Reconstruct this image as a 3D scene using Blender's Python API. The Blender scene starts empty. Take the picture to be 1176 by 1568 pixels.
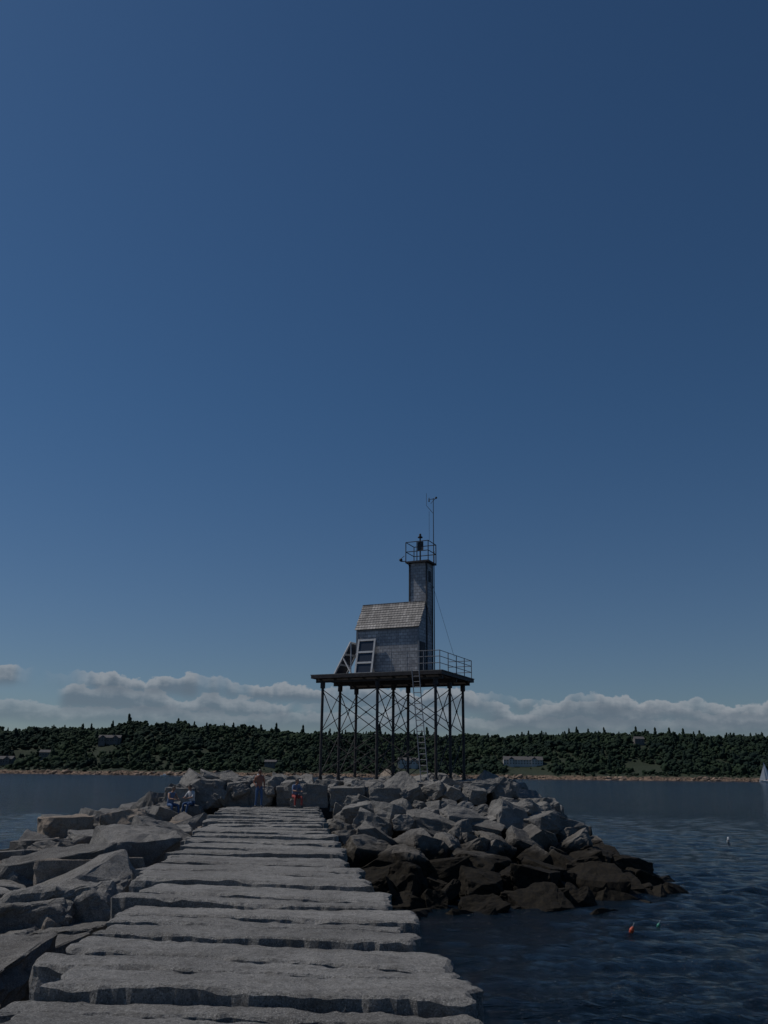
import bpy, bmesh, math, random
import numpy as np
from mathutils import Vector, Matrix, noise, Euler
random.seed(7); np.random.seed(7)
scene=bpy.context.scene
COL=scene.collection
SUN_AZ=math.radians(-76); SUN_EL=math.radians(53)
WATER=-3.0
# ---------------------------------------------------------------- camera
cam=bpy.data.cameras.new("camera"); co=bpy.data.objects.new("camera",cam); COL.objects.link(co)
cam.sensor_fit='VERTICAL'; cam.sensor_height=24; cam.lens=1350*24/1568
cam.clip_start=0.1; cam.clip_end=40000
co.matrix_world=Matrix.Translation((0,0,1.65))@Matrix.Rotation(math.radians(90+16.5),4,'X')@Matrix.Rotation(math.radians(0.62),4,'Z')
scene.camera=co
scene.view_settings.view_transform='Standard'; scene.view_settings.look='None'
scene.view_settings.exposure=0
# ---------------------------------------------------------------- node helpers
class NT:
    def __init__(s,tree): s.t=tree; s.n=tree.nodes; s.l=tree.links
    def new(s,typ,**k):
        n=s.n.new(typ)
        for a,b in k.items(): setattr(n,a,b)
        return n
    def put(s,inp,v):
        if isinstance(v,bpy.types.NodeSocket): s.l.new(v,inp)
        elif isinstance(v,tuple) and len(v)==3 and inp.type=='RGBA': inp.default_value=(*v,1)
        else: inp.default_value=v
    def m(s,op,a,b=0.0,c=None,clamp=False):
        n=s.new('ShaderNodeMath',operation=op,use_clamp=clamp)
        s.put(n.inputs[0],a); s.put(n.inputs[1],b)
        if c is not None: s.put(n.inputs[2],c)
        return n.outputs[0]
    def ss(s,v,a,b,o0=0.0,o1=1.0):
        if a>b: a,b,o0,o1=b,a,o1,o0
        n=s.new('ShaderNodeMapRange',interpolation_type='SMOOTHSTEP')
        s.put(n.inputs[0],v); s.put(n.inputs[1],a); s.put(n.inputs[2],b); s.put(n.inputs[3],o0); s.put(n.inputs[4],o1)
        return n.outputs[0]
    def noise(s,vec,scale,detail=4,rough=0.55,dist=0.0):
        n=s.new('ShaderNodeTexNoise'); s.put(n.inputs['Vector'],vec)
        n.inputs['Scale'].default_value=scale; n.inputs['Detail'].default_value=detail
        n.inputs['Roughness'].default_value=rough; n.inputs['Distortion'].default_value=dist
        return n.outputs[0]
    def comb(s,x,y,z=0.0):
        n=s.new('ShaderNodeCombineXYZ'); s.put(n.inputs[0],x); s.put(n.inputs[1],y); s.put(n.inputs[2],z); return n.outputs[0]
    def mix(s,f,a,b,blend='MIX'):
        n=s.new('ShaderNodeMix',data_type='RGBA',blend_type=blend)
        s.put(n.inputs[0],f)
        s.put(n.inputs[6],a if isinstance(a,bpy.types.NodeSocket) else (*a,1)); s.put(n.inputs[7],b if isinstance(b,bpy.types.NodeSocket) else (*b,1))
        return n.outputs[2]
    def bump(s,h,strength,dist,prev=None):
        n=s.new('ShaderNodeBump'); s.put(n.inputs['Height'],h); n.inputs['Strength'].default_value=strength; n.inputs['Distance'].default_value=dist
        if prev is not None: s.l.new(prev,n.inputs['Normal'])
        return n.outputs[0]
def mat(name):
    m=bpy.data.materials.new(name); m.use_nodes=True
    nt=NT(m.node_tree); b=m.node_tree.nodes['Principled BSDF']
    return m,nt,b
def simple(name,col,rough=0.7,var=0.25,scale=6.0,metal=0.0,bump=0.0):
    m,nt,b=mat(name)
    tc=nt.new('ShaderNodeTexCoord').outputs['Object']
    n=nt.noise(tc,scale,5)
    dark=tuple(c*(1-var) for c in col); lite=tuple(min(1,c*(1+var)) for c in col)
    nt.put(b.inputs['Base Color'],nt.mix(nt.ss(n,0.3,0.7),dark,lite))
    b.inputs['Roughness'].default_value=rough; b.inputs['Metallic'].default_value=metal
    if bump: nt.l.new(nt.bump(n,0.6,bump),b.inputs['Normal'])
    return m
# ---------------------------------------------------------------- world
w=bpy.data.worlds.new("World"); scene.world=w; w.use_nodes=True
nt=NT(w.node_tree); bg=w.node_tree.nodes['Background']
sky=nt.new('ShaderNodeTexSky',sky_type='NISHITA'); sky.sun_disc=False
sky.sun_elevation=SUN_EL; sky.sun_rotation=SUN_AZ; sky.air_density=1.0; sky.dust_density=0.4; sky.ozone_density=1.6; sky.altitude=0
tc=nt.new('ShaderNodeTexCoord').outputs['Generated']
sep=nt.new('ShaderNodeSeparateXYZ'); nt.l.new(tc,sep.inputs[0])
az=nt.m('ARCTAN2',sep.outputs[0],sep.outputs[1])
el=nt.m('ARCSINE',sep.outputs[2])
skyc=nt.mix(1.0,sky.outputs[0],nt.mix(nt.ss(el,0.0,0.45),(0.55,0.66,0.82),(0.42,0.67,0.88)),'MULTIPLY')
def layer(base,top,tamp,seed,thr,slope,detamp=0.013):
    det=nt.noise(nt.comb(nt.m('MULTIPLY',az,40),nt.m('MULTIPLY',el,75),seed),1.0,9,0.6)
    det=nt.m('MULTIPLY',nt.m('SUBTRACT',det,0.5),detamp*2)
    E=nt.m('ADD',el,det)
    low=nt.noise(nt.comb(nt.m('MULTIPLY',az,22),seed*3.1,0.0),1.0,4,0.55)
    T=nt.m('ADD',top,nt.m('MULTIPLY',nt.m('SUBTRACT',low,0.5),tamp*2))
    T=nt.m('ADD',T,nt.m('MULTIPLY',az,slope))
    up=nt.ss(nt.m('SUBTRACT',T,E),0.0,0.0028)
    B=nt.m('ADD',base,nt.m('MULTIPLY',az,slope))
    dn=nt.ss(nt.m('SUBTRACT',nt.m('ADD',el,nt.m('MULTIPLY',det,0.3)),B),-0.010,0.006)
    gap=nt.ss(nt.noise(nt.comb(nt.m('MULTIPLY',az,9),seed*7.7,0.0),1.0,3),thr-0.05,thr+0.07)
    mk=nt.m('MULTIPLY',nt.m('MULTIPLY',up,dn),gap)
    br=nt.ss(nt.m('SUBTRACT',T,E),0.016,0.001)
    return mk,br
cur=skyc
for (base,top,ta,seed,thr,slope,op) in [(0.046,0.063,0.012,1.3,0.30,-0.010,0.55),(0.056,0.077,0.020,4.7,0.42,-0.020,0.75),(0.072,0.090,0.022,9.2,0.43,-0.035,0.85)]:
    mk,br=layer(base,top,ta,seed,thr,slope)
    cc=nt.mix(br,(2.2,2.9,3.7),(5.6,6.1,6.7))
    cur=nt.mix(nt.m('MULTIPLY',mk,op),cur,cc)
nt.l.new(cur,bg.inputs['Color']); bg.inputs['Strength'].default_value=0.05
sd=bpy.data.lights.new("sun",'SUN'); sd.energy=2.2; sd.angle=math.radians(0.5); sd.color=(1,0.94,0.87)
so=bpy.data.objects.new("sun",sd); COL.objects.link(so)
sdir=Vector((math.sin(SUN_AZ)*math.cos(SUN_EL),math.cos(SUN_AZ)*math.cos(SUN_EL),math.sin(SUN_EL)))
so.rotation_euler=sdir.to_track_quat('Z','Y').to_euler(); so.location=sdir*60
# ---------------------------------------------------------------- mesh helpers
def obj(name,me,mats=(),parent=None):
    o=bpy.data.objects.new(name,me); COL.objects.link(o)
    for m in mats: me.materials.append(m)
    if parent: o.parent=parent
    return o
def empty(name,loc=(0,0,0),rz=0):
    e=bpy.data.objects.new(name,None); COL.objects.link(e); e.location=loc; e.rotation_euler=(0,0,rz); e.empty_display_size=0.5
    return e
def raw(name,V,F,attr=None,smooth=False):
    V=np.asarray(V,dtype=np.float32); F=np.asarray(F,dtype=np.int32); k=F.shape[1]
    me=bpy.data.meshes.new(name)
    me.vertices.add(len(V)); me.vertices.foreach_set('co',V.ravel())
    me.loops.add(F.size); me.loops.foreach_set('vertex_index',F.ravel())
    me.polygons.add(len(F)); me.polygons.foreach_set('loop_start',np.arange(0,F.size,k,dtype=np.int32))
    me.update(calc_edges=True)
    if attr is not None:
        a=me.attributes.new('tint','FLOAT','POINT'); a.data.foreach_set('value',np.asarray(attr,dtype=np.float32))
    me.polygons.foreach_set('use_smooth',np.full(len(F),smooth))
    me.validate(); return me
class MB:
    def __init__(s): s.bm=bmesh.new()
    def box(s,x0,x1,y0,y1,z0,z1,bev=0.0):
        r=bmesh.ops.create_cube(s.bm,size=1.0)
        for v in r['verts']:
            v.co=Vector((x0+(v.co.x+.5)*(x1-x0),y0+(v.co.y+.5)*(y1-y0),z0+(v.co.z+.5)*(z1-z0)))
        if bev:
            es=set(e for v in r['verts'] for e in v.link_edges)
            bmesh.ops.bevel(s.bm,geom=list(es),offset=bev,segments=1,affect='EDGES')
    def obox(s,p,q,wd,th,up=(0,0,1)):
        p=Vector(p);q=Vector(q);d=q-p;L=d.length;z=d.normalized();x=Vector(up).cross(z)
        if x.length<1e-4: x=Vector((1,0,0)).cross(z)
        x.normalize(); y=z.cross(x)
        M=Matrix(((x.x,y.x,z.x),(x.y,y.y,z.y),(x.z,y.z,z.z)))
        r=bmesh.ops.create_cube(s.bm,size=1.0)
        for v in r['verts']:
            v.co=M@Vector((v.co.x*wd,v.co.y*th,v.co.z*L))+(p+q)/2
    def rod(s,p,q,r,r2=None,seg=8):
        p=Vector(p);q=Vector(q);d=q-p
        rot=d.to_track_quat('Z','Y').to_matrix().to_4x4()
        bmesh.ops.create_cone(s.bm,cap_ends=True,segments=seg,radius1=r,radius2=r if r2 is None else r2,depth=d.length,matrix=Matrix.Translation((p+q)/2)@rot)
    def ball(s,c,r,sc=(1,1,1),sub=2):
        bmesh.ops.create_icosphere(s.bm,subdivisions=sub,radius=r,matrix=Matrix.Translation(c)@Matrix.Diagonal((*sc,1)))
    def face(s,pts):
        vs=[s.bm.verts.new(p) for p in pts]; s.bm.faces.new(vs)
    def done(s,name,m,parent=None,smooth=False):
        me=bpy.data.meshes.new(name); bmesh.ops.recalc_face_normals(s.bm,faces=s.bm.faces); s.bm.to_mesh(me); s.bm.free()
        if smooth:
            for p in me.polygons: p.use_smooth=True
        return obj(name,me,[m],parent)
def bm_arrays(bm):
    bmesh.ops.triangulate(bm,faces=bm.faces); bm.verts.index_update()
    V=np.array([v.co[:] for v in bm.verts]); F=np.array([[v.index for v in f.verts] for f in bm.faces]); return V,F
def merge(inst,protos):
    Vs=[];Fs=[];Ts=[];o=0
    for k,M,loc,t in inst:
        V,F=protos[k]; v=V@np.array(M).T+np.array(loc)
        Vs.append(v);Fs.append(F+o);Ts.append(np.full(len(v),t));o+=len(v)
    return np.vstack(Vs),np.vstack(Fs),np.concatenate(Ts)
def sstep(a,b,x):
    t=min(1,max(0,(x-a)/(b-a))); return t*t*(3-2*t)
# ---------------------------------------------------------------- granite material
def granite(name,c1,c2,speck=70):
    m,nt,b=mat(name)
    tcn=nt.new('ShaderNodeTexCoord').outputs['Object']
    at=nt.new('ShaderNodeAttribute',attribute_name='tint').outputs['Fac']
    big=nt.noise(tcn,0.8,5,0.6); med=nt.noise(tcn,5,8,0.75); sp=nt.noise(tcn,speck,2,0.8); sp2=nt.noise(tcn,28,4,0.8)
    col=nt.mix(nt.ss(big,0.35,0.65),c1,c2)
    col=nt.mix(nt.ss(at,0.6,1.0,0.0,0.85),col,(0.29,0.215,0.15))
    f=nt.m('ADD',nt.m('MULTIPLY',at,0.55),0.66)
    col=nt.mix(1.0,col,nt.comb(f,f,f),'MULTIPLY')
    col=nt.mix(nt.ss(sp,0.55,0.66,0.0,0.7),col,(0.50,0.49,0.47))
    col=nt.mix(nt.ss(sp,0.44,0.33,0.0,0.8),col,(0.04,0.04,0.042))
    col=nt.mix(nt.ss(sp2,0.48,0.64,0.0,0.55),col,(0.08,0.078,0.076))
    col=nt.mix(nt.ss(med,0.46,0.66,0.0,0.55),col,(0.11,0.104,0.094))
    geo=nt.new('ShaderNodeSeparateXYZ'); nt.l.new(tcn,geo.inputs[0])
    zz=nt.m('ADD',geo.outputs[2],nt.m('MULTIPLY',nt.m('SUBTRACT',big,0.5),1.4))
    stain=nt.ss(zz,-0.1,-1.2,0.0,0.5)
    col=nt.mix(stain,col,(0.10,0.085,0.068))
    wet=nt.ss(zz,-0.95,-1.6)
    col=nt.mix(nt.m('MULTIPLY',wet,0.96),col,nt.mix(nt.ss(med,.4,.6),(0.007,0.006,0.005),(0.020,0.016,0.010)))
    nt.l.new(col,b.inputs['Base Color'])
    b.inputs['Roughness'].default_value=0.9
    nt.put(b.inputs['Specular IOR Level'],0.2)
    b1=nt.bump(med,0.9,0.07)
    b2=nt.bump(sp2,0.8,0.016,b1)
    nt.l.new(b2,b.inputs['Normal'])
    return m
G_walk=granite("granite_slab",(0.225,0.219,0.208),(0.325,0.316,0.30))
G_rock=granite("granite_rubble",(0.20,0.193,0.182),(0.29,0.28,0.262))
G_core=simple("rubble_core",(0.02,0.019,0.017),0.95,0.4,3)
# ---------------------------------------------------------------- walkway
LX=[(2,-2.0),(6.9,-2.55),(10.5,-3.1),(15.2,-3.72),(20,-4.4),(31,-5.8),(44,-7.3),(60,-9)]
RX=[(2,1.1),(6.9,0.72),(8.5,0.56),(11.9,0.3),(17.6,-0.48),(24.3,-1.2),(33.3,-2.1),(45.4,-3.1),(60,-4.5)]
def lerp(tab,y):
    if y<=tab[0][0]: return tab[0][1]
    for (a,b),(c,d) in zip(tab,tab[1:]):
        if y<=c: return b+(d-b)*(y-a)/(c-a)
    return tab[-1][1]
xl=lambda y: lerp(LX,y)
xr=lambda y: lerp(RX,y)
def slab(x0,x1,fy,by,ztop,tilt,roll,near,seed,th=0.85):
    nx=int((x1-x0)/(0.03 if near else 0.08))+4; L=by(0.5*(x0+x1))-fy(0.5*(x0+x1)); ny=int(abs(L)/(0.03 if near else 0.07))+4
    off=Vector((seed*13.7,seed*5.1,0))
    top=np.zeros((ny+1,nx+1,3))
    for j in range(ny+1):
        q=j/ny
        for i in range(nx+1):
            s=i/nx; x=x0+(x1-x0)*s
            cz=lambda sd: 0.05*noise.noise(Vector((x*1.1,seed,sd)))+0.06*abs(noise.noise(Vector((x*3.3,seed,sd+1))))+0.025*noise.noise(Vector((x*11,seed,sd+2)))
            yf=fy(x)+cz(0); yb=by(x)-cz(9)
            y=yf+(yb-yf)*q
            endn=0.14*noise.noise(Vector((y*1.6,seed*2,1)))+0.07*noise.noise(Vector((y*6,seed*2,1)))+0.02*noise.noise(Vector((y*20,seed*2,1)))
            xx=x+endn*(abs(2*s-1)**8)
            dE=min(q*(yb-yf),(1-q)*(yb-yf),(x-x0),(x1-x))
            chip=max(0,noise.noise(Vector((x*2.3+seed,y*2.3,seed))))
            rr=0.022+0.12*chip
            dz=-(0.02+0.09*chip)*max(0,1-dE/rr)
            z=ztop+tilt*(q-0.5)*L+roll*(x-0.5*(x0+x1))+dz
            pp=Vector((x,y*1.0,0))+off
            z+=0.028*noise.noise(pp*0.9)+0.014*noise.noise(pp*3.2)+0.009*noise.noise(pp*9)+0.004*noise.noise(pp*24)
            top[j,i]=(xx,y,z)
    V=top.reshape(-1,3).tolist(); F=[]
    W=nx+1
    for j in range(ny):
        for i in range(nx):
            a=j*W+i; F.append((a,a+1,a+1+W,a+W))
    ring=[i for i in range(W)]+[j*W+nx for j in range(1,ny+1)]+[ny*W+i for i in range(nx-1,-1,-1)]+[j*W for j in range(ny-1,0,-1)]
    prev=ring
    for k,dz in enumerate((0.10,0.22,0.5,th)):
        cur=[]
        for r in ring:
            x,y,z=V[r]
            n=noise.noise(Vector((x*3,y*3,dz*4+seed)))*0.05
            cur.append(len(V)); V.append([x+n,y+n*.6,ztop-dz])
        for a in range(len(ring)):
            b=(a+1)%len(ring); F.append((prev[b],prev[a],cur[a],cur[b]))
        prev=cur
    return V,F
AV=[];AF=[];AT=[];o=0
yc=2.6; k=-0.15; seed=1
xm=lambda y:0.5*(xl(y)+xr(y))
preset=[1.25,1.15,0.95,1.0,0.38,0.95,0.55,0.95,1.0,0.45,1.15,0.7,1.2]
idx=0
while yc<45.6:
    L=preset[idx] if idx<len(preset) else random.choice([random.uniform(0.55,0.95),random.uniform(0.9,1.6)])
    k2=-0.13+random.uniform(-0.07,0.07)
    c=xm(yc); g=random.uniform(0.03,0.075)
    fy=(lambda x,yc=yc,k=k,c=c,g=g: yc+g*0.5+k*(x-c))
    by=(lambda x,yc=yc+L,k=k2,c=c,g=g: yc-g*0.5+k*(x-c))
    l=xl(yc+L/2)+random.uniform(-0.3,0.15); r=xr(yc+L/2)+random.uniform(-0.16,0.18)
    parts=[(l,r)]
    if random.random()<0.08 and idx>6:
        mcut=random.uniform(l+0.9,r-0.9); parts=[(l,mcut-0.015),(mcut+0.015,r)]
    for (a,b) in parts:
        zt=random.uniform(-0.045,0.045); tl=random.uniform(-0.065,-0.005); ro=random.uniform(-0.014,0.014)
        V,F=slab(a,b,fy,by,zt,tl,ro,yc<13,seed); seed+=1
        AV+=V; AF+=[tuple(i+o for i in f) for f in F]; AT+=[random.uniform(0.2,0.66)]*len(V); o+=len(V)
    yc+=L; k=k2; idx+=1
me=raw("granite_walkway",AV,AF,AT,smooth=False)
obj("granite_walkway",me,[G_walk])
# ---------------------------------------------------------------- rubble height field
random.seed(11)
C=(-1.0,54.0)
ANG=[(-180,9.0,18),(-150,9.0,19),(-120,8.2,20.5),(-90,7.6,20.6),(-70,7.8,20.4),(-45,9.0,19.0),(-30,8.8,15.6),(0,8.5,12.6),(60,9,14),(120,9,15),(180,9.0,18)]
def H(x,y):
    dx=x-C[0];dy=y-C[1];r=math.hypot(dx,dy);a=math.degrees(math.atan2(dy,dx))
    rp=lerp([(q[0],q[1]) for q in ANG],a); rw=lerp([(q[0],q[2]) for q in ANG],a)
    hm=1.15 if r<rp else 1.15-4.3*(r-rp)/(rw-rp)
    if y<45.5:
        ha=-9
        l=xl(y); rr=xr(y)
        if x<l:
            d=l-x; wd=4.2+0.035*y; top=-0.5+0.15*(1-sstep(12,20,y))
            ha=top if d<wd else top-0.85*(d-wd)
            hm=min(hm,0.1+0.08*d) if y<44.5 else hm
        elif x>rr: ha=-0.9-1.9*(x-rr)
        else: ha=-0.62; hm=-9
        if x>rr: hm=min(hm,0.0+0.35*(x-rr))
        return max(ha,hm)
    return max(hm,-9)
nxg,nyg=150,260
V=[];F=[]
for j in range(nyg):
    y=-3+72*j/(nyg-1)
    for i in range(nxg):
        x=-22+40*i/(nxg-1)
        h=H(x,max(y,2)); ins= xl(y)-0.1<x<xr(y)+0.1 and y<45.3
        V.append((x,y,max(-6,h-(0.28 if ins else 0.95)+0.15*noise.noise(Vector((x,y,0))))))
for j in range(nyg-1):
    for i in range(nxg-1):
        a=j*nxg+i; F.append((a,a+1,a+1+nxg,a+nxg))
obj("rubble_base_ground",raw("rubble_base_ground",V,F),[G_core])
# ---- rock prototypes
def rockproto(seed,flat=False,hi=False):
    rnd=random.Random(seed); bm=bmesh.new(); pts=[]
    for sx in(-1,1):
        for sy in(-1,1):
            for sz in(-1,1):
                j=0.18 if flat else 0.38
                p=Vector((sx*(1-rnd.uniform(0,j)),sy*(1-rnd.uniform(0,j)),sz*(1-rnd.uniform(0,j*0.8))))
                if rnd.random()<(0.40 if flat else 0.5):
                    for ax in range(3):
                        q=p.copy(); q[ax]*=rnd.uniform(0.05,0.75); pts.append(q)
                else: pts.append(p)
    vs=[bm.verts.new(p) for p in pts]
    r=bmesh.ops.convex_hull(bm,input=vs)
    junk=[v for v in bm.verts if not v.link_faces]
    bmesh.ops.delete(bm,geom=junk,context='VERTS')
    bmesh.ops.dissolve_limit(bm,angle_limit=math.radians(7),verts=bm.verts,edges=bm.edges)
    bmesh.ops.bevel(bm,geom=list(bm.edges),offset=0.03,segments=1,affect='EDGES',clamp_overlap=True)
    bmesh.ops.triangulate(bm,faces=bm.faces)
    for it in range(4 if hi else 3):
        es=[e for e in bm.edges if e.calc_length()>(0.11 if hi else 0.22)]
        if es: bmesh.ops.subdivide_edges(bm,edges=es,cuts=1)
        bmesh.ops.triangulate(bm,faces=bm.faces)
    bm.normal_update()
    for v in bm.verts:
        p=v.co+Vector((seed*3.3,0,0))
        step=0.05*math.floor(3*noise.noise(p*1.3+Vector((0,0,7))))
        v.co+=v.normal*(0.06*noise.noise(p*1.6)+0.055*noise.noise(p*4.2)+0.03*noise.noise(p*9)+step*.6+(0.02*noise.noise(p*18) if hi else 0))
    A=bm_arrays(bm); bm.free(); return A
PR=[rockproto(s) for s in range(14)]+[rockproto(50+s,True) for s in range(8)]+[rockproto(100+s,True,True) for s in range(8)]+[rockproto(150+s,False,True) for s in range(6)]
TUM=list(range(14)); FLAT=list(range(14,22)); HFLAT=list(range(22,30)); HTUM=list(range(30,36))
inst=[]
def addrock(x,y,z,sx,sy,sz,yaw,tx,ty,kind,tint):
    M=Euler((tx,ty,yaw)).to_matrix()@Matrix.Diagonal((sx,sy,sz)); inst.append((random.choice(kind),[list(r) for r in M],(x,y,z),tint))
def tintr(left):
    r=random.random()
    return random.uniform(0.7,1.0) if r<(0.22 if left else 0.03) else random.uniform(0.0,0.6)
y=1.0
while y<68:
    x=-21.0
    near=y<16
    st=1.3
    while x<16:
        px=x+random.uniform(-.45,.45); py=y+random.uniform(-.45,.45)
        h=H(px,max(2,py)); l=xl(py); r=xr(py)
        x+=st
        if h<-4.3: continue
        if py<46.3 and l-0.75<px<r+0.55: continue
        if py<46.3 and px>r and h>-0.6: h=min(h,-0.1)
        left=px<l
        mound= (not left) or py>43
        if py<1.5: continue
        if mound:
            s=random.choice([random.uniform(.5,.75),random.uniform(0.75,1.2)])
            if px>r and py<33: s*=0.8
            inp=math.hypot(px-C[0],py-C[1])<7.5
            t=0.18 if inp else 0.55
            addrock(px,py,h-0.35*s-(0.35 if inp else 0)+random.uniform(-.15,.15),s*random.uniform(.9,1.45),s*random.uniform(.65,1.1),s*random.uniform(.5,.85),random.uniform(-3.1,3.1),random.uniform(-t,t),random.uniform(-t,t),TUM,tintr(False))
        else:
            if random.random()<0.34 and l-px>1.2: continue
            s=random.uniform(0.65,1.2) if not near else random.uniform(.85,1.25); big=random.random()<0.25 and py>14 and (l-px<3.2 or py>30)
            t=0.14 if not big else .4
            addrock(px-0.1-(.15 if near else 0),py,h-0.48*s+random.uniform(-.34,.2)+(.15 if big else 0),s*random.uniform(.95,1.5)*(.9 if near and l-px<1.6 else 1),s*random.uniform(.7,1.05),s*(random.uniform(.5,.68) if not big else .8),random.uniform(-0.7,0.8),random.uniform(-t,t),random.uniform(-t,t),HFLAT if near else (FLAT+TUM[:5]),tintr(True))
    y+=st
for i in range(1000):
    py=random.uniform(6,64); px=random.uniform(-20,15); h=H(px,py)
    if h<-3.6 or (py<46.3 and xl(py)-0.5<px<xr(py)+0.4): continue
    if px>xr(py) and py<30: continue
    s=random.uniform(0.18,0.45)
    addrock(px,py,h-0.05*s-random.uniform(0.1,.5),s*1.3,s,s*.8,random.uniform(0,6),random.uniform(-.5,.5),random.uniform(-.5,.5),TUM,tintr(px<xl(py)))
for (bx,by_,bw,bh,tt) in [(-8.7,46.6,0.95,0.75,.3),(-7.15,46.9,0.6,0.7,.25),(-6.1,47.1,0.75,0.62,.5),(-4.75,46.9,0.6,0.6,.2),(-3.45,46.4,0.8,0.62,.35),(-1.7,46.2,0.95,0.6,.4),(0.2,46.0,0.9,0.55,.3),(-9.9,45.8,0.7,0.5,.7)]:
    addrock(bx,by_,bh*0.75,bw,0.8,bh,random.uniform(-.12,.12),random.uniform(-.06,.06),random.uniform(-.08,.08),FLAT,tt)
V,F,T=merge(inst,PR)
obj("breakwater_rubble",raw("breakwater_rubble",V,F,T),[G_rock])
# ---------------------------------------------------------------- water
fr=np.radians(np.linspace(-42,42,520)); bk=np.radians(np.linspace(42,318,60))[1:-1]
ang=np.concatenate([fr,bk])
rad=np.concatenate([[0.5,3],np.exp(np.linspace(math.log(6),math.log(240),760)),np.exp(np.linspace(math.log(250),math.log(30000),50))])
A,R=np.meshgrid(ang,rad); X=np.sin(A)*R; Y=np.cos(A)*R; Z=np.zeros_like(X)
rng=np.random.RandomState(3)
for i in range(110):
    lam=math.exp(rng.uniform(math.log(0.35),math.log(2.6)))
    th=math.radians(-75)+rng.normal(0,0.6); kx,ky=math.cos(th)*2*math.pi/lam,math.sin(th)*2*math.pi/lam
    amp=0.0078*lam**0.75; ph=rng.uniform(0,6.28)
    fade=np.clip((lam*55-R)/(lam*28),0,1)
    s=np.sin(kx*X+ky*Y+ph); Z+=amp*(s+0.35*np.cos(2*(kx*X+ky*Y+ph)))*fade
patch=0.75+0.35*np.sin(X*.11+Y*.05)*np.sin(Y*.13-X*.04+1)
Z=Z*patch+WATER
V=np.stack([X,Y,Z],-1).reshape(-1,3); nA=len(ang); nR=len(rad)
I,J=np.meshgrid(np.arange(nR-1),np.arange(nA),indexing='ij'); J2=(J+1)%nA
F=np.stack([I*nA+J,I*nA+J2,(I+1)*nA+J2,(I+1)*nA+J],-1).reshape(-1,4)[:, ::-1]
m,nt,b=mat("sea_water")
tcn=nt.new('ShaderNodeTexCoord').outputs['Object']
mp=nt.new('ShaderNodeMapping'); nt.l.new(tcn,mp.inputs[0]); mp.inputs['Scale'].default_value=(0.6,1.5,1); mp.inputs['Rotation'].default_value=(0,0,0.25)
n1=nt.noise(mp.outputs[0],2.6,6,0.7,0.3); n2=nt.noise(mp.outputs[0],0.05,5,0.6); n3=nt.noise(mp.outputs[0],0.012,4,0.6); n4=nt.noise(mp.outputs[0],0.35,6,0.65,0.3)
nt.put(b.inputs['Base Color'],nt.mix(nt.ss(nt.m('ADD',n2,nt.m('MULTIPLY',n3,.6)),0.6,1.0),(0.003,0.009,0.016),(0.006,0.015,0.026)))
b.inputs['Roughness'].default_value=0.10; b.inputs['IOR'].default_value=1.33
b1=nt.bump(n4,1.0,1.1); nt.l.new(nt.bump(n1,1.0,0.17,b1),b.inputs['Normal'])
ow=obj("sea_water",raw("sea_water",V,F,smooth=True),[m])
# ---------------------------------------------------------------- far coast
random.seed(23)
def shore(x): return 1000+18*math.sin(x*0.011+1)+12*noise.noise(Vector((x*0.02,0,0)))+6*noise.noise(Vector((x*0.08,3,0)))
RIDGE=[(-900,44),(-500,46),(-420,50),(-340,54),(-220,53),(-90,46),(0,45),(110,44),(200,46),(300,50),(380,47),(430,47),(900,50)]
def TH(x,y):
    s=y-shore(x)
    rdg=lerp(RIDGE,x)+4*noise.noise(Vector((x*0.012,7,0)))+2.5*noise.noise(Vector((x*0.035,2,0)))
    blf=-5+ (6.5+2*noise.noise(Vector((x*.03,1,1))))*sstep(-4,16,s)
    return blf+rdg*sstep(5,230,s)*0.98+5*noise.noise(Vector((x*0.016,y*0.02,2)))*sstep(15,60,s)
V=[];F=[]
xs=np.linspace(-1300,1300,521); ss=[-12,-6,-2,1,4,7,10,14,18,24,32,45,60,80,100,125,150,180,210,240,300,420,700]
for s in ss:
    for x in xs:
        y=shore(x)+s; j=(1.6*noise.noise(Vector((x*.12,s*.2,5)))+1.2*noise.noise(Vector((x*.4,s*.4,5)))) if s<20 else 0
        V.append((x,y,TH(x,y)+j))
n=len(xs)
for j in range(len(ss)-1):
    for i in range(n-1):
        a=j*n+i; F.append((a,a+1,a+1+n,a+n))
m,nt,b=mat("coast_ground")
tcn=nt.new('ShaderNodeTexCoord').outputs['Object']; sp=nt.new('ShaderNodeSeparateXYZ'); nt.l.new(tcn,sp.inputs[0])
n1=nt.noise(tcn,0.12,6,.7); n2=nt.noise(tcn,0.4,4,.7)
zz=nt.m('ADD',sp.outputs[2],nt.m('MULTIPLY',nt.m('SUBTRACT',n1,.5),9))
rock=nt.mix(nt.ss(n2,.35,.65),(0.07,0.045,0.032),(0.28,0.19,0.13))
nt.put(b.inputs['Base Color'],nt.mix(nt.ss(zz,-0.4,1.6),rock,(0.02,0.032,0.014))); b.inputs['Roughness'].default_value=.95
nt.l.new(nt.bump(n2,1,1.5),b.inputs['Normal'])
obj("coast_hill_terrain",raw("coast_hill_terrain",V,F),[m])
HOUSES=[(168,1088,46,12,9.5,'w'),(-335,1125,26,12,8,'g'),(-398,1090,16,10,7,'g'),(-440,1068,24,12,8,'g'),(-125,1040,13,9,5,'g'),(32,1088,24,10,8,'w'),(325,1150,12,9,7,'g')]
bi=[]
for i in range(1900):
    x=random.uniform(-560,560); s=random.uniform(-3,10); sc=random.uniform(.4,1.9)*(1.5 if noise.noise(Vector((x*.03,9,9)))>.1 else .7)
    y=shore(x)+s; M=Euler((random.uniform(-.4,.4),random.uniform(-.4,.4),random.uniform(0,6))).to_matrix()@Matrix.Diagonal((sc*1.5,sc,sc*.6))
    bi.append((0,[list(r) for r in M],(x,y,TH(x,y)+.1*sc),random.uniform(0,1)))
m2,nt,b=mat("shore_rock")
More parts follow.
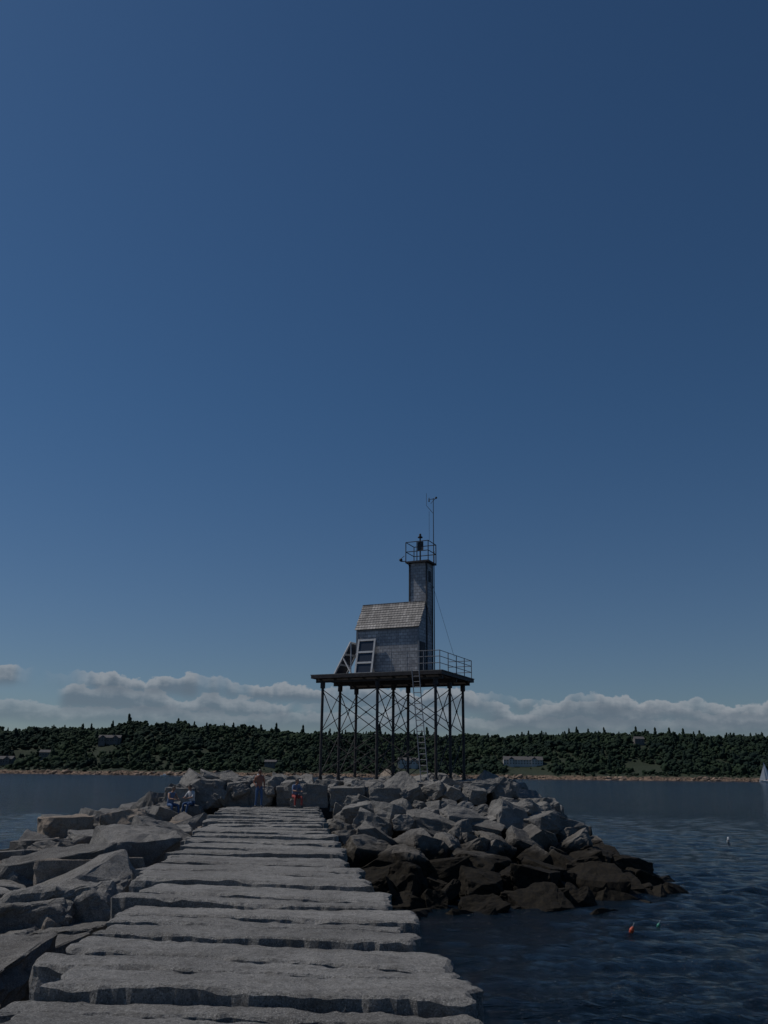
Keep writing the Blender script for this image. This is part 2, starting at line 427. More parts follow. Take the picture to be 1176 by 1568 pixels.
tcn=nt.new('ShaderNodeTexCoord').outputs['Object']; at=nt.new('ShaderNodeAttribute',attribute_name='tint').outputs['Fac']
nt.put(b.inputs['Base Color'],nt.mix(at,(0.07,0.05,0.036),(0.36,0.26,0.19))); b.inputs['Roughness'].default_value=.9
bmq=bmesh.new(); bmesh.ops.create_icosphere(bmq,subdivisions=2,radius=1)
for v in bmq.verts: v.co*=1+.35*noise.noise(v.co*1.5)
SR=[bm_arrays(bmq)]; bmq.free()
V,F,T=merge(bi,SR); obj("shore_rocks",raw("shore_rocks",V,F,T),[m2])
# forest
def treeproto(seed,conifer=False):
    rnd=random.Random(seed); Vs=[];Fs=[];o=0
    nl=4 if conifer else 8
    for i in range(nl):
        bm=bmesh.new(); bmesh.ops.create_icosphere(bm,subdivisions=1 if i else 2,radius=1)
        if conifer: c=Vector((rnd.uniform(-.1,.1),rnd.uniform(-.1,.1),0.35+i*.36)); r=0.66-0.13*i; sc=Vector((r,r,.42))
        else:
            a=rnd.uniform(0,6.28); d=rnd.uniform(.25,.7); c=Vector((math.cos(a)*d,math.sin(a)*d,rnd.uniform(.4,1.25))) if i else Vector((0,0,.6)); r=rnd.uniform(.22,.45) if i else .68; sc=Vector((r,r,r*.85))
        for v in bm.verts:
            q=v.co*1.8+Vector((seed*7.1,i*3.3,0)); k=1+.5*noise.noise(q)+.4*noise.noise(q*2.7)
            v.co=Vector((v.co.x*sc.x*k,v.co.y*sc.y*k,v.co.z*sc.z*k))+c
        A=bm_arrays(bm); bm.free(); Vs.append(A[0]);Fs.append(A[1]+o);o+=len(A[0])
    bm=bmesh.new(); bmesh.ops.create_cone(bm,segments=5,radius1=.07,radius2=.04,depth=1.2,matrix=Matrix.Translation((0,0,.1))); A=bm_arrays(bm); bm.free(); Vs.append(A[0]);Fs.append(A[1]+o)
    return np.vstack(Vs),np.vstack(Fs)
TP=[treeproto(i) for i in range(10)]+[treeproto(20+i,True) for i in range(2)]
ti=[]
y=1004
while y<1300:
    x=-560+random.uniform(0,6)
    while x<560:
        px=x+random.uniform(-3.4,3.4); py=y+random.uniform(-3.4,3.4); x+=6.2
        s=py-shore(px)
        if s<13+9*noise.noise(Vector((px*.02,4,4))): continue
        if any(abs(px-hh_[0])<hh_[2]*.5+3 and hh_[1]-(80 if hh_[5]=='w' else 40)<py<hh_[1]+hh_[3]*.5+5 for hh_ in HOUSES): 
            if random.random()<(.96 if 0<px<300 else .7): continue
            shr=.45
        else: shr=1
        if noise.noise(Vector((px*.015,py*.03,8)))>.42 and s<110: continue
        clump=noise.noise(Vector((px*.03,py*.03,3)))
        r=random.choice([random.uniform(2.2,4),random.uniform(3.6,6.6)])*(0.5 if s<30 else 1)*(1+.4*clump)*shr
        con=random.random()<.05
        M=Matrix.Rotation(random.uniform(0,6.28),3,'Z')@Matrix.Diagonal((r,r,r*random.uniform(.75,1.25)*(1.4 if con else 1)))
        tt=min(1,max(0,random.uniform(0,.6)+.5+1.1*noise.noise(Vector((px*.012,py*.02,14)))-.2))
        ti.append((random.choice([10,11]) if con else random.randrange(10),[list(q) for q in M],(px,py,TH(px,py)-.2*r),tt*(.3 if con else 1)))
    y+=6.4
m,nt,b=mat("foliage")
tcn=nt.new('ShaderNodeTexCoord').outputs['Object']; at=nt.new('ShaderNodeAttribute',attribute_name='tint').outputs['Fac']
n1=nt.noise(tcn,.5,5,.7); n2=nt.noise(tcn,.02,3)
c=nt.mix(at,(0.011,0.024,0.020),(0.030,0.050,0.025)); c=nt.mix(nt.ss(n1,.42,.65,0,.6),c,(0.008,0.017,0.015)); c=nt.mix(nt.ss(n2,.4,.7,0,.35),c,(0.026,0.042,0.022))  # leaf greens shifted towards blue: distance haze painted into the base colour
nt.l.new(c,b.inputs['Base Color']); b.inputs['Roughness'].default_value=.95; nt.put(b.inputs['Specular IOR Level'],0.15)
V,F,T=merge(ti,TP); obj("distant_forest",raw("distant_forest",V,F,T,smooth=True),[m])
print("trees",len(ti),"rocks",len(inst))
# far houses
M_wh=simple("house_white_paint",(0.42,0.42,0.41),.7,.06,.3); M_gr=simple("house_grey_shingle",(0.14,0.135,0.13),.85,.2,.5)
M_rf=simple("house_roof_shingle",(0.10,0.095,0.095),.9,.2,.5); M_gl=simple("dark_glass",(0.02,0.025,0.03),.15,.1,1)
for (hx,hy,hw,hd,hh,c) in HOUSES:
    g=TH(hx,hy)-0.5+ (3 if hw<30 else 1.5)
    e=empty("coast_house" if hw<40 else "coast_mansion",(hx,hy,g),random.uniform(-.15,.15))
    wall=M_wh if c=='w' else M_gr
    b_=MB(); b_.box(-hw/2,hw/2,-hd/2,hd/2,-6,hh*.62)
    for sx in(-1,1):
        b_.face([(sx*hw/2,-hd/2,hh*.62),(sx*hw/2,hd/2,hh*.62),(sx*hw/2,0,hh)])
    if hw>20:
        for kx in (-.3,.28): b_.box(hw*kx-3,hw*kx+3,-hd/2-2,-hd/2+1,-5,hh*.66)
    b_.done("walls",wall,e)
    b_=MB()
    for sy in(-1,1):
        p=[(-hw/2-.5,sy*(hd/2+.6),hh*.59),(hw/2+.5,sy*(hd/2+.6),hh*.59),(hw/2+.5,0,hh+.15),(-hw/2-.5,0,hh+.15)]
        b_.face(p)
    if hw>20:
        for kx in (-.3,.28):
            cx=hw*kx
            b_.face([(cx-3.4,-hd/2-2.5,hh*.64),(cx,-hd/2-2.5,hh*.95),(cx,0,hh*.95),(cx-3.4,-1,hh*.64)]); b_.face([(cx+3.4,-hd/2-2.5,hh*.64),(cx,-hd/2-2.5,hh*.95),(cx,0,hh*.95),(cx+3.4,-1,hh*.64)])
            b_.face([(cx-3,-hd/2-2.01,hh*.66),(cx+3,-hd/2-2.01,hh*.66),(cx,-hd/2-2.01,hh*.92)])
        b_.box(hw*.1,hw*.1+1.4,-.7,.7,hh*.8,hh*1.2)
    b_.done("roof",M_rf,e)
    b_=MB()
    nw=max(2,int(hw/3.2))
    for i in range(nw):
        cx=-hw/2+hw*(i+.5)/nw
        yy=-hd/2-.05
        if hw>20 and (abs(cx+.3*hw)<3.6 or abs(cx-.28*hw)<3.6): yy-=2
        for z in ((.9,2.3),(3.7,4.9)):
            if z[1]<hh*.6+.2: b_.box(cx-.65,cx+.65,yy-.03,yy+.1,*z)
    b_.done("windows",M_gl,e)
# ---------------------------------------------------------------- light tower
iron=simple("dark_iron",(0.035,0.030,0.030),.65,.4,4); galv=simple("galvanised_steel",(0.20,0.21,0.23),.5,.2,5,.2)
whitep=simple("weathered_white_wood",(0.50,0.51,0.52),.7,.15,5); deckm=simple("deck_timber",(0.16,0.15,0.14),.85,.3,5)
panelm=simple("solar_panel",(0.02,0.03,0.05),.35,.1,5)
def shingle(name,c1,c2,wx,hz,vert):
    m,nt,b=mat(name); tcn=nt.new('ShaderNodeTexCoord').outputs['Object']; sp=nt.new('ShaderNodeSeparateXYZ'); nt.l.new(tcn,sp.inputs[0])
    u=nt.m('ADD',sp.outputs[0],sp.outputs[1]) if vert else sp.outputs[0]
    vec=nt.comb(u,sp.outputs[2],0.0)
    br=nt.new('ShaderNodeTexBrick'); nt.l.new(vec,br.inputs['Vector'])
    br.inputs['Color1'].default_value=(*c1,1); br.inputs['Color2'].default_value=(*c2,1); br.inputs['Mortar'].default_value=(c1[0]*.35,c1[1]*.35,c1[2]*.35,1)
    br.inputs['Scale'].default_value=1; br.inputs['Mortar Size'].default_value=.014; br.inputs['Brick Width'].default_value=wx; br.inputs['Row Height'].default_value=hz
    br.inputs['Mortar Smooth'].default_value=.3
    n=nt.noise(tcn,1.6,6,.7); n2=nt.noise(tcn,9,3,.6)
    c=nt.mix(nt.ss(n,.35,.65,0,.6),br.outputs['Color'],(c1[0]*.55,c1[1]*.55,c1[2]*.57)); c=nt.mix(nt.ss(n2,.55,.7,0,.4),c,(c2[0]*1.25,c2[1]*1.25,c2[2]*1.25))
    nt.l.new(c,b.inputs['Base Color']); b.inputs['Roughness'].default_value=.85
    nt.l.new(nt.bump(br.outputs['Fac'],.5,-.01),b.inputs['Normal'])
    return m
wallm=shingle("grey_wall_shingle",(0.36,0.365,0.38),(0.56,0.565,0.58),.3,.19,True)
roofm=shingle("weathered_roof_shingle",(0.26,0.245,0.23),(0.46,0.435,0.41),.2,.5,False)
darkw=simple("dark_trim",(0.05,0.05,0.055),.8,.3,4)
T=empty("breakwater_light_tower",(3.08,51.6,0),math.radians(-25))
W=7.4;D=4.6;zb=0.9;zd=7.2
px=[-W,-W/2,0]; py=[0,D/2,D]
b_=MB()
for x in px:
    for y in py:
        b_.rod((x,y,zb),(x,y,zd-.28),.085,seg=12); b_.rod((x,y,zd-.62),(x,y,zd-.28),.15,seg=10); b_.rod((x,y,zb),(x,y,zb+.55),.14,.12,seg=12)
b_.done("legs",iron,T,False)
b_=MB()
def xb(p,q,z0,z1):
    b_.rod((*p,z0),(*q,z1),.026,seg=6); b_.rod((*p,z1),(*q,z0),.026,seg=6)
    c=((p[0]+q[0])/2,(p[1]+q[1])/2,(z0+z1)/2); b_.ball(c,.07,sub=1)
for y in py:
    for i in range(2): xb((px[i],y),(px[i+1],y),zb+.6,3.9); xb((px[i],y),(px[i+1],y),4.05,zd-.7)
for x in px:
    for i in range(2): xb((x,py[i]),(x,py[i+1]),zb+.6,3.9); xb((x,py[i]),(x,py[i+1]),4.05,zd-.7)
b_.done("cross_bracing",iron,T)
b_=MB()
for y in py: b_.box(-W-.45,.45,y-.07,y+.07,zd-.28,zd-.04)
for i in range(9):
    x=-W-.2+i*(W+.4)/8; b_.box(x-.05,x+.05,-.42,D+.42,zd-.04,zd+.10)
b_.box(-W-.5,.5,-.50,-.43,zd-.06,zd+.13); b_.box(-W-.5,.5,D+.43,D+.5,zd-.06,zd+.13)
b_.box(-W-.57,-W-.5,-.5,D+.5,zd-.06,zd+.13); b_.box(.5,.57,-.5,D+.5,zd-.06,zd+.13)
b_.done("platform_beams",iron,T)
b_=MB()
yy=-.5
while yy<D+.45:
    b_.box(-W-.62,.62,yy,yy+.18,zd+.133,zd+.175); yy+=.2
b_.done("deck_boards",deckm,T)
zf=zd+.175
hx0,hx1,hy0,hy1=-5.64,-1.46,1.0,3.0; ze=10.3; zr=11.82; hm=(hy0+hy1)/2
b_=MB()
bm=b_.bm
vs=[bm.verts.new(p) for p in [(hx0,hy0,zf),(hx0,hy1,zf),(hx0,hy1,ze),(hx0,hm,zr),(hx0,hy0,ze),(hx1,hy0,zf),(hx1,hy1,zf),(hx1,hy1,ze),(hx1,hm,zr),(hx1,hy0,ze)]]
for f in [(0,1,2,3,4),(5,9,8,7,6),(0,4,9,5),(1,6,7,2),(4,3,8,9),(3,2,7,8),(0,5,6,1)]: bm.faces.new([vs[i] for i in f])
b_.done("walls",wallm,T)
b_=MB(); n=11
for sgn in (-1,1):
    for i in range(n):
        t0=i/n;t1=(i+1.25)/n
        y0=(hy0-.14) if sgn<0 else (hy1+.14)
        e0=ze-.2
        ya=y0+(hm-y0)*t0; yb2=y0+(hm-y0)*min(1,t1); za=e0+(zr+.06-e0)*t0; zb2=e0+(zr+.06-e0)*min(1,t1)
        wj=random.uniform(-.02,.02)
        b_.obox(((hx0+hx1)/2+wj,ya,za+.085),((hx0+hx1)/2+wj,yb2,zb2+.035),.04,hx1-hx0+.16,up=(1,0,0))
b_.obox((hx0-.09,hm,zr+.1),(hx1+.09,hm,zr+.1),.16,.05)
b_.done("roof",roofm,T)
b_=MB()
b_.box(hx0-.03,hx0+.08,hy0-.03,hy0-.003,zf,ze-.1); b_.box(hx1-.08,hx1+.03,hy0-.03,hy0-.003,zf,ze-.1)
b_.box(hx0+.08,hx1-.08,hy0-.025,hy0-.003,ze-.2,ze-.09); b_.box(hx0+.08,hx1-.08,hy0-.028,hy0-.003,zf,zf+.12)
b_.done("trim_boards",galv,T)
b_=MB(); b_.box(hx1+.003,hx1+.04,hy0+.15,hy0+.95,zf+.05,zf+1.95); b_.done("door",darkw,T)
tx0,tx1,ty0,ty1=hx1-1.12,hx1+.03,2.2,3.15; zt=14.45
b_=MB(); b_.box(tx0,tx1,ty0,ty1,zf,zt); b_.done("lantern_turret",wallm,T)
b_=MB()
for (a,c_) in ((tx0,ty0),(tx1,ty0),(tx1,ty1),(tx0,ty1)): b_.box(a-.045,a+.045,c_-.045,c_+.045,zf+.01,zt-.01)
b_.box(tx1+.003,tx1+.03,ty0+.3,ty1-.3,zt-1.2,zt-.5)
b_.box(tx0-.22,tx1+.22,ty0-.22,ty1+.22,zt,zt+.1); 
for a in (tx0,tx1):
    b_.obox((a,ty0-.2,zt),(a,ty0,zt-.35),.05,.05)
b_.done("turret_trim",darkw,T)
b_=MB()
x0,x1,y0,y1=tx0-.19,tx1+.19,ty0-.19,ty1+.19; z0=zt+.1; z1=zt+1.35
for a,c_ in ((x0,y0),(x1,y0),(x1,y1),(x0,y1),((x0+x1)/2,y0)): b_.rod((a,c_,z0),(a,c_,z1),.03,seg=6)
for z in (z1,z0+.62):
    for p,q in (((x0,y0),(x1,y0)),((x1,y0),(x1,y1)),((x1,y1),(x0,y1)),((x0,y1),(x0,y0))): b_.rod((*p,z),(*q,z),.028,seg=6)
b_.box((x0+x1)/2+.03,(x0+x1)/2+.42,y0+.03,y0+.06,z0+.62,z0+1.22)
b_.done("turret_railing",darkw,T)
b_=MB()
cx,cy=(x0+x1)/2-.05,(y0+y1)/2
b_.rod((cx,cy,z0),(cx,cy,z1+.4),.05); b_.rod((cx,cy,z1+.4),(cx,cy,z1+.46),.16,seg=12); b_.rod((cx,cy,z1+.46),(cx,cy,z1+.62),.09,.07,seg=12); b_.ball((cx,cy,z1+.62),.07)
b_.rod((x1-.12,y1-.1,z0),(x1-.12,y1-.1,18.95),.032,.022)
b_.rod((x1-.42,y1-.1,18.9),(x1+.1,y1-.1,18.9),.02); b_.ball((x1+.08,y1-.1,18.96),.075); b_.rod((x1-.42,y1-.1,18.75),(x1-.42,y1-.1,19.02),.05,.02); b_.rod((x1-.3,y1-.1,18.6),(x1+.06,y1-.1,18.95),.015)
b_.rod((x1-.6,y1-.1,18.5),(x1-.6,y1-.1,19.35),.012,seg=5); b_.rod((x1-.6,y1-.1,18.5),(x1-.12,y1-.1,17.9),.015,seg=5)
b_.rod((x1+.08,y0,z1),(x1+.08,y0,z1+1.9),.01,seg=5)
b_.rod((x0,y0,z0+.02),(x0-.3,y0-.05,z0+.02),.03); b_.ball((x0-.32,y0-.05,z0+.12),.11); b_.rod((x0-.32,y0-.05,z0+.2),(x0-.1,y0,z0+.38),.02)
b_.done("beacon_and_mast",darkw,T)
b_=MB()
b_.rod((tx1+.12,ty1+.02,zf),(tx1+.12,ty1+.02,zt+.9),.035); b_.rod((tx1+.04,ty0+.1,zt-.4),(.15,D*.6,zf+1.1),.008,seg=4)
b_.done("conduit_and_guy_wire",darkw,T)
b_=MB()
def rail(pts,zs=(.4,.78,1.12)):
    for p,q in zip(pts,pts[1:]):
        for z in zs: b_.rod((*p,zf+z),(*q,zf+z),.022,seg=6)
    for p in pts: b_.rod((*p,zf),(*p,zf+1.14),.028,seg=6)
rail([(-2.6,-.45),(-1.6,-.45),(-.55,-.45),(.45,-.45),(.45,.9),(.45,2.3),(.45,3.7),(.45,D+.4),(-1.1,D+.4)])
b_.done("deck_railing",galv,T)
b_=MB()
la=Vector((-.95,-.75,zf+.1));lb=Vector((-.30,-.9,1.0))
for s in (-.22,.22): b_.rod(la+Vector((s,0,0)),lb+Vector((s,0,0)),.03,seg=6)
for i in range(21):
    c=la.lerp(lb,(i+.5)/21); b_.rod(c+Vector((-.22,0,0)),c+Vector((.22,0,0)),.022,seg=5)
b_.done("access_ladder",galv,T)
def frame(name,bl,br_,tl,tr,legs):
    e1=MB(); bl,br_,tl,tr=map(Vector,(bl,br_,tl,tr))
    n_=(br_-bl).cross(tl-bl).normalized()
    for p,q in ((bl,tl),(br_,tr)): e1.obox(p,q,.11,.07,up=n_)
    for t in (0.03,.33,.63,.97): e1.obox(bl.lerp(tl,t),br_.lerp(tr,t),.11,.06,up=n_)
    for p,q in legs: e1.obox(p,q,.07,.07)
    e1.done(name,whitep,T)
    e2=MB()
    for a,b2 in ((.05,.31),(.35,.61),(.65,.95)):
        A_=bl.lerp(tl,a);B_=br_.lerp(tr,a);C_=br_.lerp(tr,b2);D_=bl.lerp(tl,b2)
        sh=-n_*.02; e2.face([A_.lerp(B_,.06)+sh,B_.lerp(A_,.06)+sh,C_.lerp(D_,.06)+sh,D_.lerp(C_,.06)+sh])
    e2.done(name+"_panels",panelm,T)
frame("solar_panel_frame",(-5.45,.45,zf),(-4.35,.45,zf),(-5.4,.85,zf+2.2),(-4.3,.85,zf+2.2),[])
frame("tilted_solar_frame",(-7.0,.6,zf),(-6.75,1.7,zf),(-6.15,1.2,zf+2.15),(-5.9,2.2,zf+2.15),[(Vector((-6.5,.9,zf+1.1)),Vector((-5.75,.7,zf))),(Vector((-6.15,1.2,zf+2.1)),Vector((-5.85,.7,zf))),(Vector((-5.9,2.2,zf+2.1)),Vector((-5.75,2.2,zf)))])
# ---------------------------------------------------------------- people
skinm=simple("skin",(0.34,0.19,0.13),.55,.1,8); tanm=simple("sunburnt_skin",(0.24,0.095,0.06),.55,.1,8)
jean=simple("blue_denim",(0.04,0.09,0.20),.85,.25,20); shirt=simple("red_shirt",(0.28,0.05,0.045),.85,.2,12)
bluet=simple("blue_shirt",(0.10,0.15,0.26),.85,.2,12); whitet=simple("white_shirt",(0.45,0.46,0.48),.85,.1,12); hairm=simple("dark_hair",(0.02,0.015,0.012),.6,.3,30); shoem=simple("shoe",(0.05,0.05,0.055),.7,.2,10)
def skinned(verts,edges,radii,roots):
    me=bpy.data.meshes.new("tmp"); me.from_pydata([tuple(v) for v in verts],edges,[]); o=bpy.data.objects.new("tmp",me); COL.objects.link(o)
    o.modifiers.new("s",'SKIN'); s2=o.modifiers.new("ss",'SUBSURF'); s2.levels=1; s2.render_levels=1
    for i,sv in enumerate(me.skin_vertices[0].data):
        sv.radius=(radii[i],radii[i]) if not isinstance(radii[i],tuple) else radii[i]; sv.use_root=(i in roots)
    bpy.context.view_layer.update(); dg=bpy.context.evaluated_depsgraph_get(); ev=o.evaluated_get(dg); m_=bpy.data.meshes.new_from_object(ev)
    bpy.data.objects.remove(o); return m_
def person(name,J,loc,rz,mats,look=0.0):
    slots=[mats['skin'],mats['top'],mats['arm'],mats['leg'],shoem,hairm]
    P={k:Vector(v) for k,v in J.items()}
    order=['pelvis','spine','chest','neck','head']+[a+s for s in 'LR' for a in ('sh','el','wr','hip','kn','an','toe')]
    idx={k:i for i,k in enumerate(order)}
    E=[('pelvis','spine',1),('spine','chest',1),('chest','neck',1),('neck','head',0)]
    for s in 'LR': E+=[('chest','sh'+s,1),('sh'+s,'el'+s,2),('el'+s,'wr'+s,0),('pelvis','hip'+s,3),('hip'+s,'kn'+s,3),('kn'+s,'an'+s,3),('an'+s,'toe'+s,4)]
    rad={'pelvis':.135,'spine':.125,'chest':.15,'neck':.058,'head':.055,'sh':.065,'el':.043,'wr':.03,'hip':.095,'kn':.062,'an':.045,'toe':.035}
    R=[rad.get(k) or rad[k[:-1]] for k in order]
    me=skinned([P[k] for k in order],[(idx[a],idx[b]) for a,b,_ in E],R,[0])
    bm=bmesh.new(); bm.from_mesh(me)
    for f in bm.faces:
        c=f.calc_center_median(); best=9
        for a,b,mi in E:
            p,q=P[a],P[b]; d=q-p; t=max(0,min(1,(c-p).dot(d)/d.length_squared)); dd=(c-(p+d*t)).length
            if dd<best: best=dd; f.material_index=mi
        if f.material_index==1 and c.z<P['pelvis'].z+.03: f.material_index=3
        f.smooth=True
    hv=[];he=[];hr=[];roots=[]
    for s,sg in (('L',1),('R',-1)):
        wr=P['wr'+s]; d=(wr-P['el'+s]).normalized()
        side=Vector((0,-1,0))-d*Vector((0,-1,0)).dot(d); side.normalize(); nrm=d.cross(side)
        i0=len(hv); roots.append(i0)
        hv+= [wr,wr+d*.045,wr+d*.085]; hr+=[.026,(.036,.018),(.036,.018)]; he+=[(i0,i0+1),(i0+1,i0+2)]
        for k_,(ofs,ln) in enumerate(((-.03,.06),(-.01,.075),(.01,.08),(.03,.07))):
            i1=len(hv); roots.append(i1); b0=wr+d*.08+side*ofs
            hv+=[b0,b0+d*ln*.5,b0+d*ln*.85+nrm*.02*sg]; hr+=[.009,.0085,.0075]; he+=[(i1,i1+1),(i1+1,i1+2)]
        i1=len(hv); roots.append(i1); b0=wr+d*.03+side*.03
        hv+=[b0,b0+d*.03+side*.03,b0+d*.06+side*.04]; hr+=[.011,.01,.009]; he+=[(i1,i1+1),(i1+1,i1+2)]
    hm_=skinned(hv,he,hr,roots)
    n0=len(bm.faces); bm.from_mesh(hm_); bm.faces.ensure_lookup_table()
    for f in bm.faces[n0:]: f.material_index=0; f.smooth=True
    up=(P['head']-P['neck']).normalized(); hc=P['head']+up*.09
    fw=Vector((math.sin(look),-math.cos(look),0)); fw=(fw-up*fw.dot(up)).normalized(); rt=up.cross(fw)*-1
    M=Matrix((( rt.x,fw.x,up.x,hc.x),(rt.y,fw.y,up.y,hc.y),(rt.z,fw.z,up.z,hc.z),(0,0,0,1)))
    def add(fn,mi):
        k0=len(bm.faces); fn(); bm.faces.ensure_lookup_table()
        for f in bm.faces[k0:]: f.material_index=mi; f.smooth=True
    def hd():
        r=bmesh.ops.create_uvsphere(bm,u_segments=16,v_segments=12,radius=1)
        for v in r['verts']:
            c=v.co.copy(); k_=1-.22*max(0,-c.z)**1.5
            v.co=M@Vector((c.x*.076*k_,c.y*.094*(1-.1*max(0,-c.z)),c.z*.118))
    add(hd,0)
    add(lambda:bmesh.ops.create_cone(bm,cap_ends=True,segments=6,radius1=.018,radius2=.006,depth=.05,matrix=M@Matrix.Translation((0,.098,-.012))@Matrix.Rotation(.5,4,'X')),0)
    for s in(-1,1):
        add(lambda:bmesh.ops.create_icosphere(bm,subdivisions=1,radius=.02,matrix=M@Matrix.Translation((s*.078,0,-.01))@Matrix.Diagonal((.5,1,1.5,1))),0)
        add(lambda:bmesh.ops.create_icosphere(bm,subdivisions=1,radius=.011,matrix=M@Matrix.Translation((s*.03,.085,.012))),5)
    add(lambda:bmesh.ops.create_cube(bm,size=1,matrix=M@Matrix.Translation((0,.088,-.055))@Matrix.Diagonal((.04,.01,.008,1))),1)
    def hr_():
        r=bmesh.ops.create_uvsphere(bm,u_segments=16,v_segments=10,radius=1); dl=[]
        for v in r['verts']:
            c=v.co.copy()
            if c.z<-.35 or (c.y>.45 and c.z<.45): dl.append(v)
            v.co=M@Vector((c.x*.083,c.y*.1-.004,c.z*.124+.006))
        bmesh.ops.delete(bm,geom=dl,context='VERTS')
    add(hr_,5)
    out=bpy.data.meshes.new(name); bm.to_mesh(out); bm.free()
    o=obj(name,out,slots); o.location=loc; o.rotation_euler=(0,0,rz); return o
stand=dict(pelvis=(0,0,.92),spine=(0,0,1.1),chest=(0,.01,1.3),neck=(0,0,1.47),head=(0,-.01,1.54),
 shL=(.18,0,1.40),elL=(.25,.05,1.13),wrL=(.23,-.10,.93),hipL=(.09,0,.88),knL=(.12,-.05,.49),anL=(.14,.02,.08),toeL=(.16,-.13,.035),
 shR=(-.18,0,1.40),elR=(-.26,.06,1.13),wrR=(-.2,-.12,1.0),hipR=(-.09,0,.88),knR=(-.11,.02,.49),anR=(-.13,.12,.08),toeR=(-.15,-.02,.035))
person("standing_man",stand,(-5.85,44.4,.02),.35,dict(skin=tanm,top=tanm,arm=tanm,leg=jean),look=.3)
sit=dict(pelvis=(0,.1,.52),spine=(0,.08,.7),chest=(0,.02,.9),neck=(0,-.03,1.06),head=(0,-.06,1.13),
 shL=(.17,0,1.0),elL=(.24,-.14,.78),wrL=(.14,-.34,.74),hipL=(.1,.08,.5),knL=(.16,-.32,.50),anL=(.15,-.38,.09),toeL=(.16,-.53,.035),
 shR=(-.17,0,1.0),elR=(-.24,-.14,.78),wrR=(-.1,-.34,.76),hipR=(-.1,.08,.5),knR=(-.16,-.30,.50),anR=(-.17,-.30,.09),toeR=(-.18,-.45,.035))
person("seated_angler",sit,(-4.1,44.7,.02),.5,dict(skin=skinm,top=bluet,arm=bluet,leg=shirt),look=.3)
b_=MB(); b_.rod((-4.02,44.35,.72),(-4.35,44.2,2.6),.012,.004,seg=5); b_.rod((-4.02,44.35,.72),(-3.98,44.38,.45),.016,seg=6); b_.ball((-4.03,44.3,.85),.04,sub=1); b_.done("fishing_rod",darkw)
person("seated_woman",sit,(-8.9,43.4,-.30),-.6,dict(skin=skinm,top=whitet,arm=whitet,leg=jean))
person("seated_man",sit,(-9.6,42.6,-.35),.8,dict(skin=skinm,top=bluet,arm=skinm,leg=jean))
V,F,Tt=merge([(15,[[.3,0,0],[0,.28,0],[0,0,.24]],(-4.08,44.85,.2),.4),(16,[[.45,0,0],[0,.4,0],[0,0,.4]],(-8.95,43.65,-.25),.3),(17,[[.45,0,0],[0,.4,0],[0,0,.4]],(-9.7,42.75,-.3),.8)],PR); obj("seat_rock",raw("seat_rock",V,F,Tt),[G_rock])
# ---------------------------------------------------------------- boats, buoys, gull
sailm=simple("white_sail",(0.75,0.75,0.74),.6,.05,.5); orange=simple("orange_buoy_paint",(0.50,0.09,0.04),.5,.1,5); greenm=simple("green_buoy_paint",(0.04,0.26,0.19),.5,.1,5)
def hull(b_,L,Wd,Hh):
    n=10; top=[];bot=[]
    for i in range(n+1):
        t=i/n; wv=Wd/2*(math.sin(math.pi*min(1,t*.62+.32))**.8 if t<1 else 0.02); xx=(t-.5)*L
        top.append((xx,wv,Hh*(1+.25*t*t))); bot.append((xx*.92,wv*.45,-.3*Hh))
    bm=b_.bm; T1=[bm.verts.new(p) for p in top];T2=[bm.verts.new((p[0],-p[1],p[2])) for p in top];B1=[bm.verts.new(p) for p in bot];B2=[bm.verts.new((p[0],-p[1],p[2])) for p in bot]
    for i in range(n):
        bm.faces.new((T1[i],T1[i+1],B1[i+1],B1[i])); bm.faces.new((T2[i+1],T2[i],B2[i],B2[i+1])); bm.faces.new((T1[i+1],T1[i],T2[i],T2[i+1])); bm.faces.new((B1[i],B1[i+1],B2[i+1],B2[i]))
    bm.faces.new((T1[0],B1[0],B2[0],T2[0]))
S=empty("sailboat",(372,890,WATER),math.radians(165))
b_=MB(); hull(b_,12,3.4,1.2); b_.box(-2,2,-.9,.9,1.25,1.9,.2); b_.done("hull",sailm,S)
b_=MB(); b_.rod((.6,0,1),(.6,0,19),.1,.06); b_.rod((.6,0,2.4),(-5,0,2.4),.08); b_.done("mast",galv,S)
b_=MB()
N=8
for i in range(N):
    for j in range(N):
        def P_(a,c): 
            z=2.6+16*a; lx=-5.4*(1-a)**.85*c; return Vector((.5+lx,.7*math.sin(c*3.1)*(1-a),z))
        b_.face([P_(i/N,j/N),P_((i+1)/N,j/N),P_((i+1)/N,(j+1)/N),P_(i/N,(j+1)/N)])
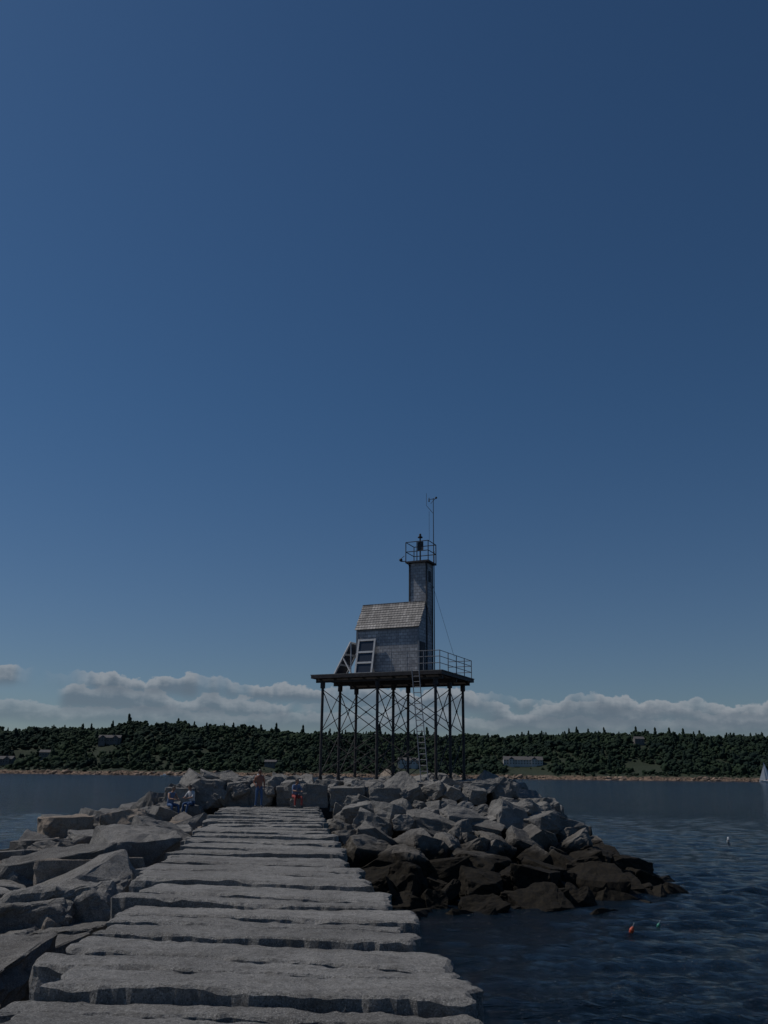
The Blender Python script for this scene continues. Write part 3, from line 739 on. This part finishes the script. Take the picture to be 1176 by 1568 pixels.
b_.face([(.8,0,15.5),(5.8,0,1.7),(.2,.9,2.1)]); b_.done("sails",sailm,S)
def motorboat(loc,rz,L):
    e=empty("motorboat",loc,rz); b_=MB(); hull(b_,L,L*.32,L*.12); b_.box(-L*.1,L*.18,-L*.1,L*.1,L*.12,L*.26,.15); b_.done("hull",sailm,e)
    b_=MB(); b_.box(L*.182,L*.19,-L*.09,L*.09,L*.18,L*.24); b_.done("windscreen",M_gl,e); return e
motorboat((-188,800,WATER),math.pi,8); motorboat((-128,960,WATER),.3,10); motorboat((46,940,WATER),2.8,9)
V=[];F=[]
for i in range(60):
    for j,sy in enumerate((-1,1)):
        V.append((-183+i*.9,800+sy*(.6+.05*i)+.5*noise.noise(Vector((i*.5,sy,0))),WATER+.12+.25*abs(noise.noise(Vector((i*.8,sy,3))))))
for i in range(59): F.append((2*i,2*i+2,2*i+3,2*i+1))
obj("boat_wake_foam",raw("boat_wake_foam",V,F),[simple("foam",(0.6,0.62,0.64),.8,.2,.8)])
def buoy(name,loc,m_,sc):
    e=empty(name,loc,.4); e.rotation_euler=(.35,.3,0); e.scale=(sc,sc,sc)
    b_=MB(); b_.rod((0,0,-.12),(0,0,.12),.07,.10,seg=14); b_.rod((0,0,.12),(0,0,.24),.10,.04,seg=14); b_.done("float",m_,e)
    b_=MB(); b_.rod((0,0,.24),(0,0,.42),.014,seg=6); b_.done("stick",whitep,e)
buoy("lobster_buoy",(7.75,29.7,WATER+.03),orange,.75); buoy("lobster_buoy",(9.0,31.1,WATER-.02),greenm,.55)
g=empty("seagull",(25.6,69,WATER+.06),1.2)
b_=MB(); b_.ball((0,0,.08),.2,(1.3,.6,.55)); b_.ball((.24,0,.26),.075,(1.1,.9,.9)); b_.rod((.16,0,.12),(.24,0,.26),.06,.05); b_.done("body",sailm,g,True)
b_=MB(); b_.ball((-.08,0,.14),.2,(1.35,.55,.35)); b_.rod((-.2,0,.14),(-.42,0,.18),.05,.01); b_.done("wings",galv,g,True)
b_=MB(); b_.rod((.3,0,.255),(.39,0,.235),.018,.005); b_.done("beak",orange,g)
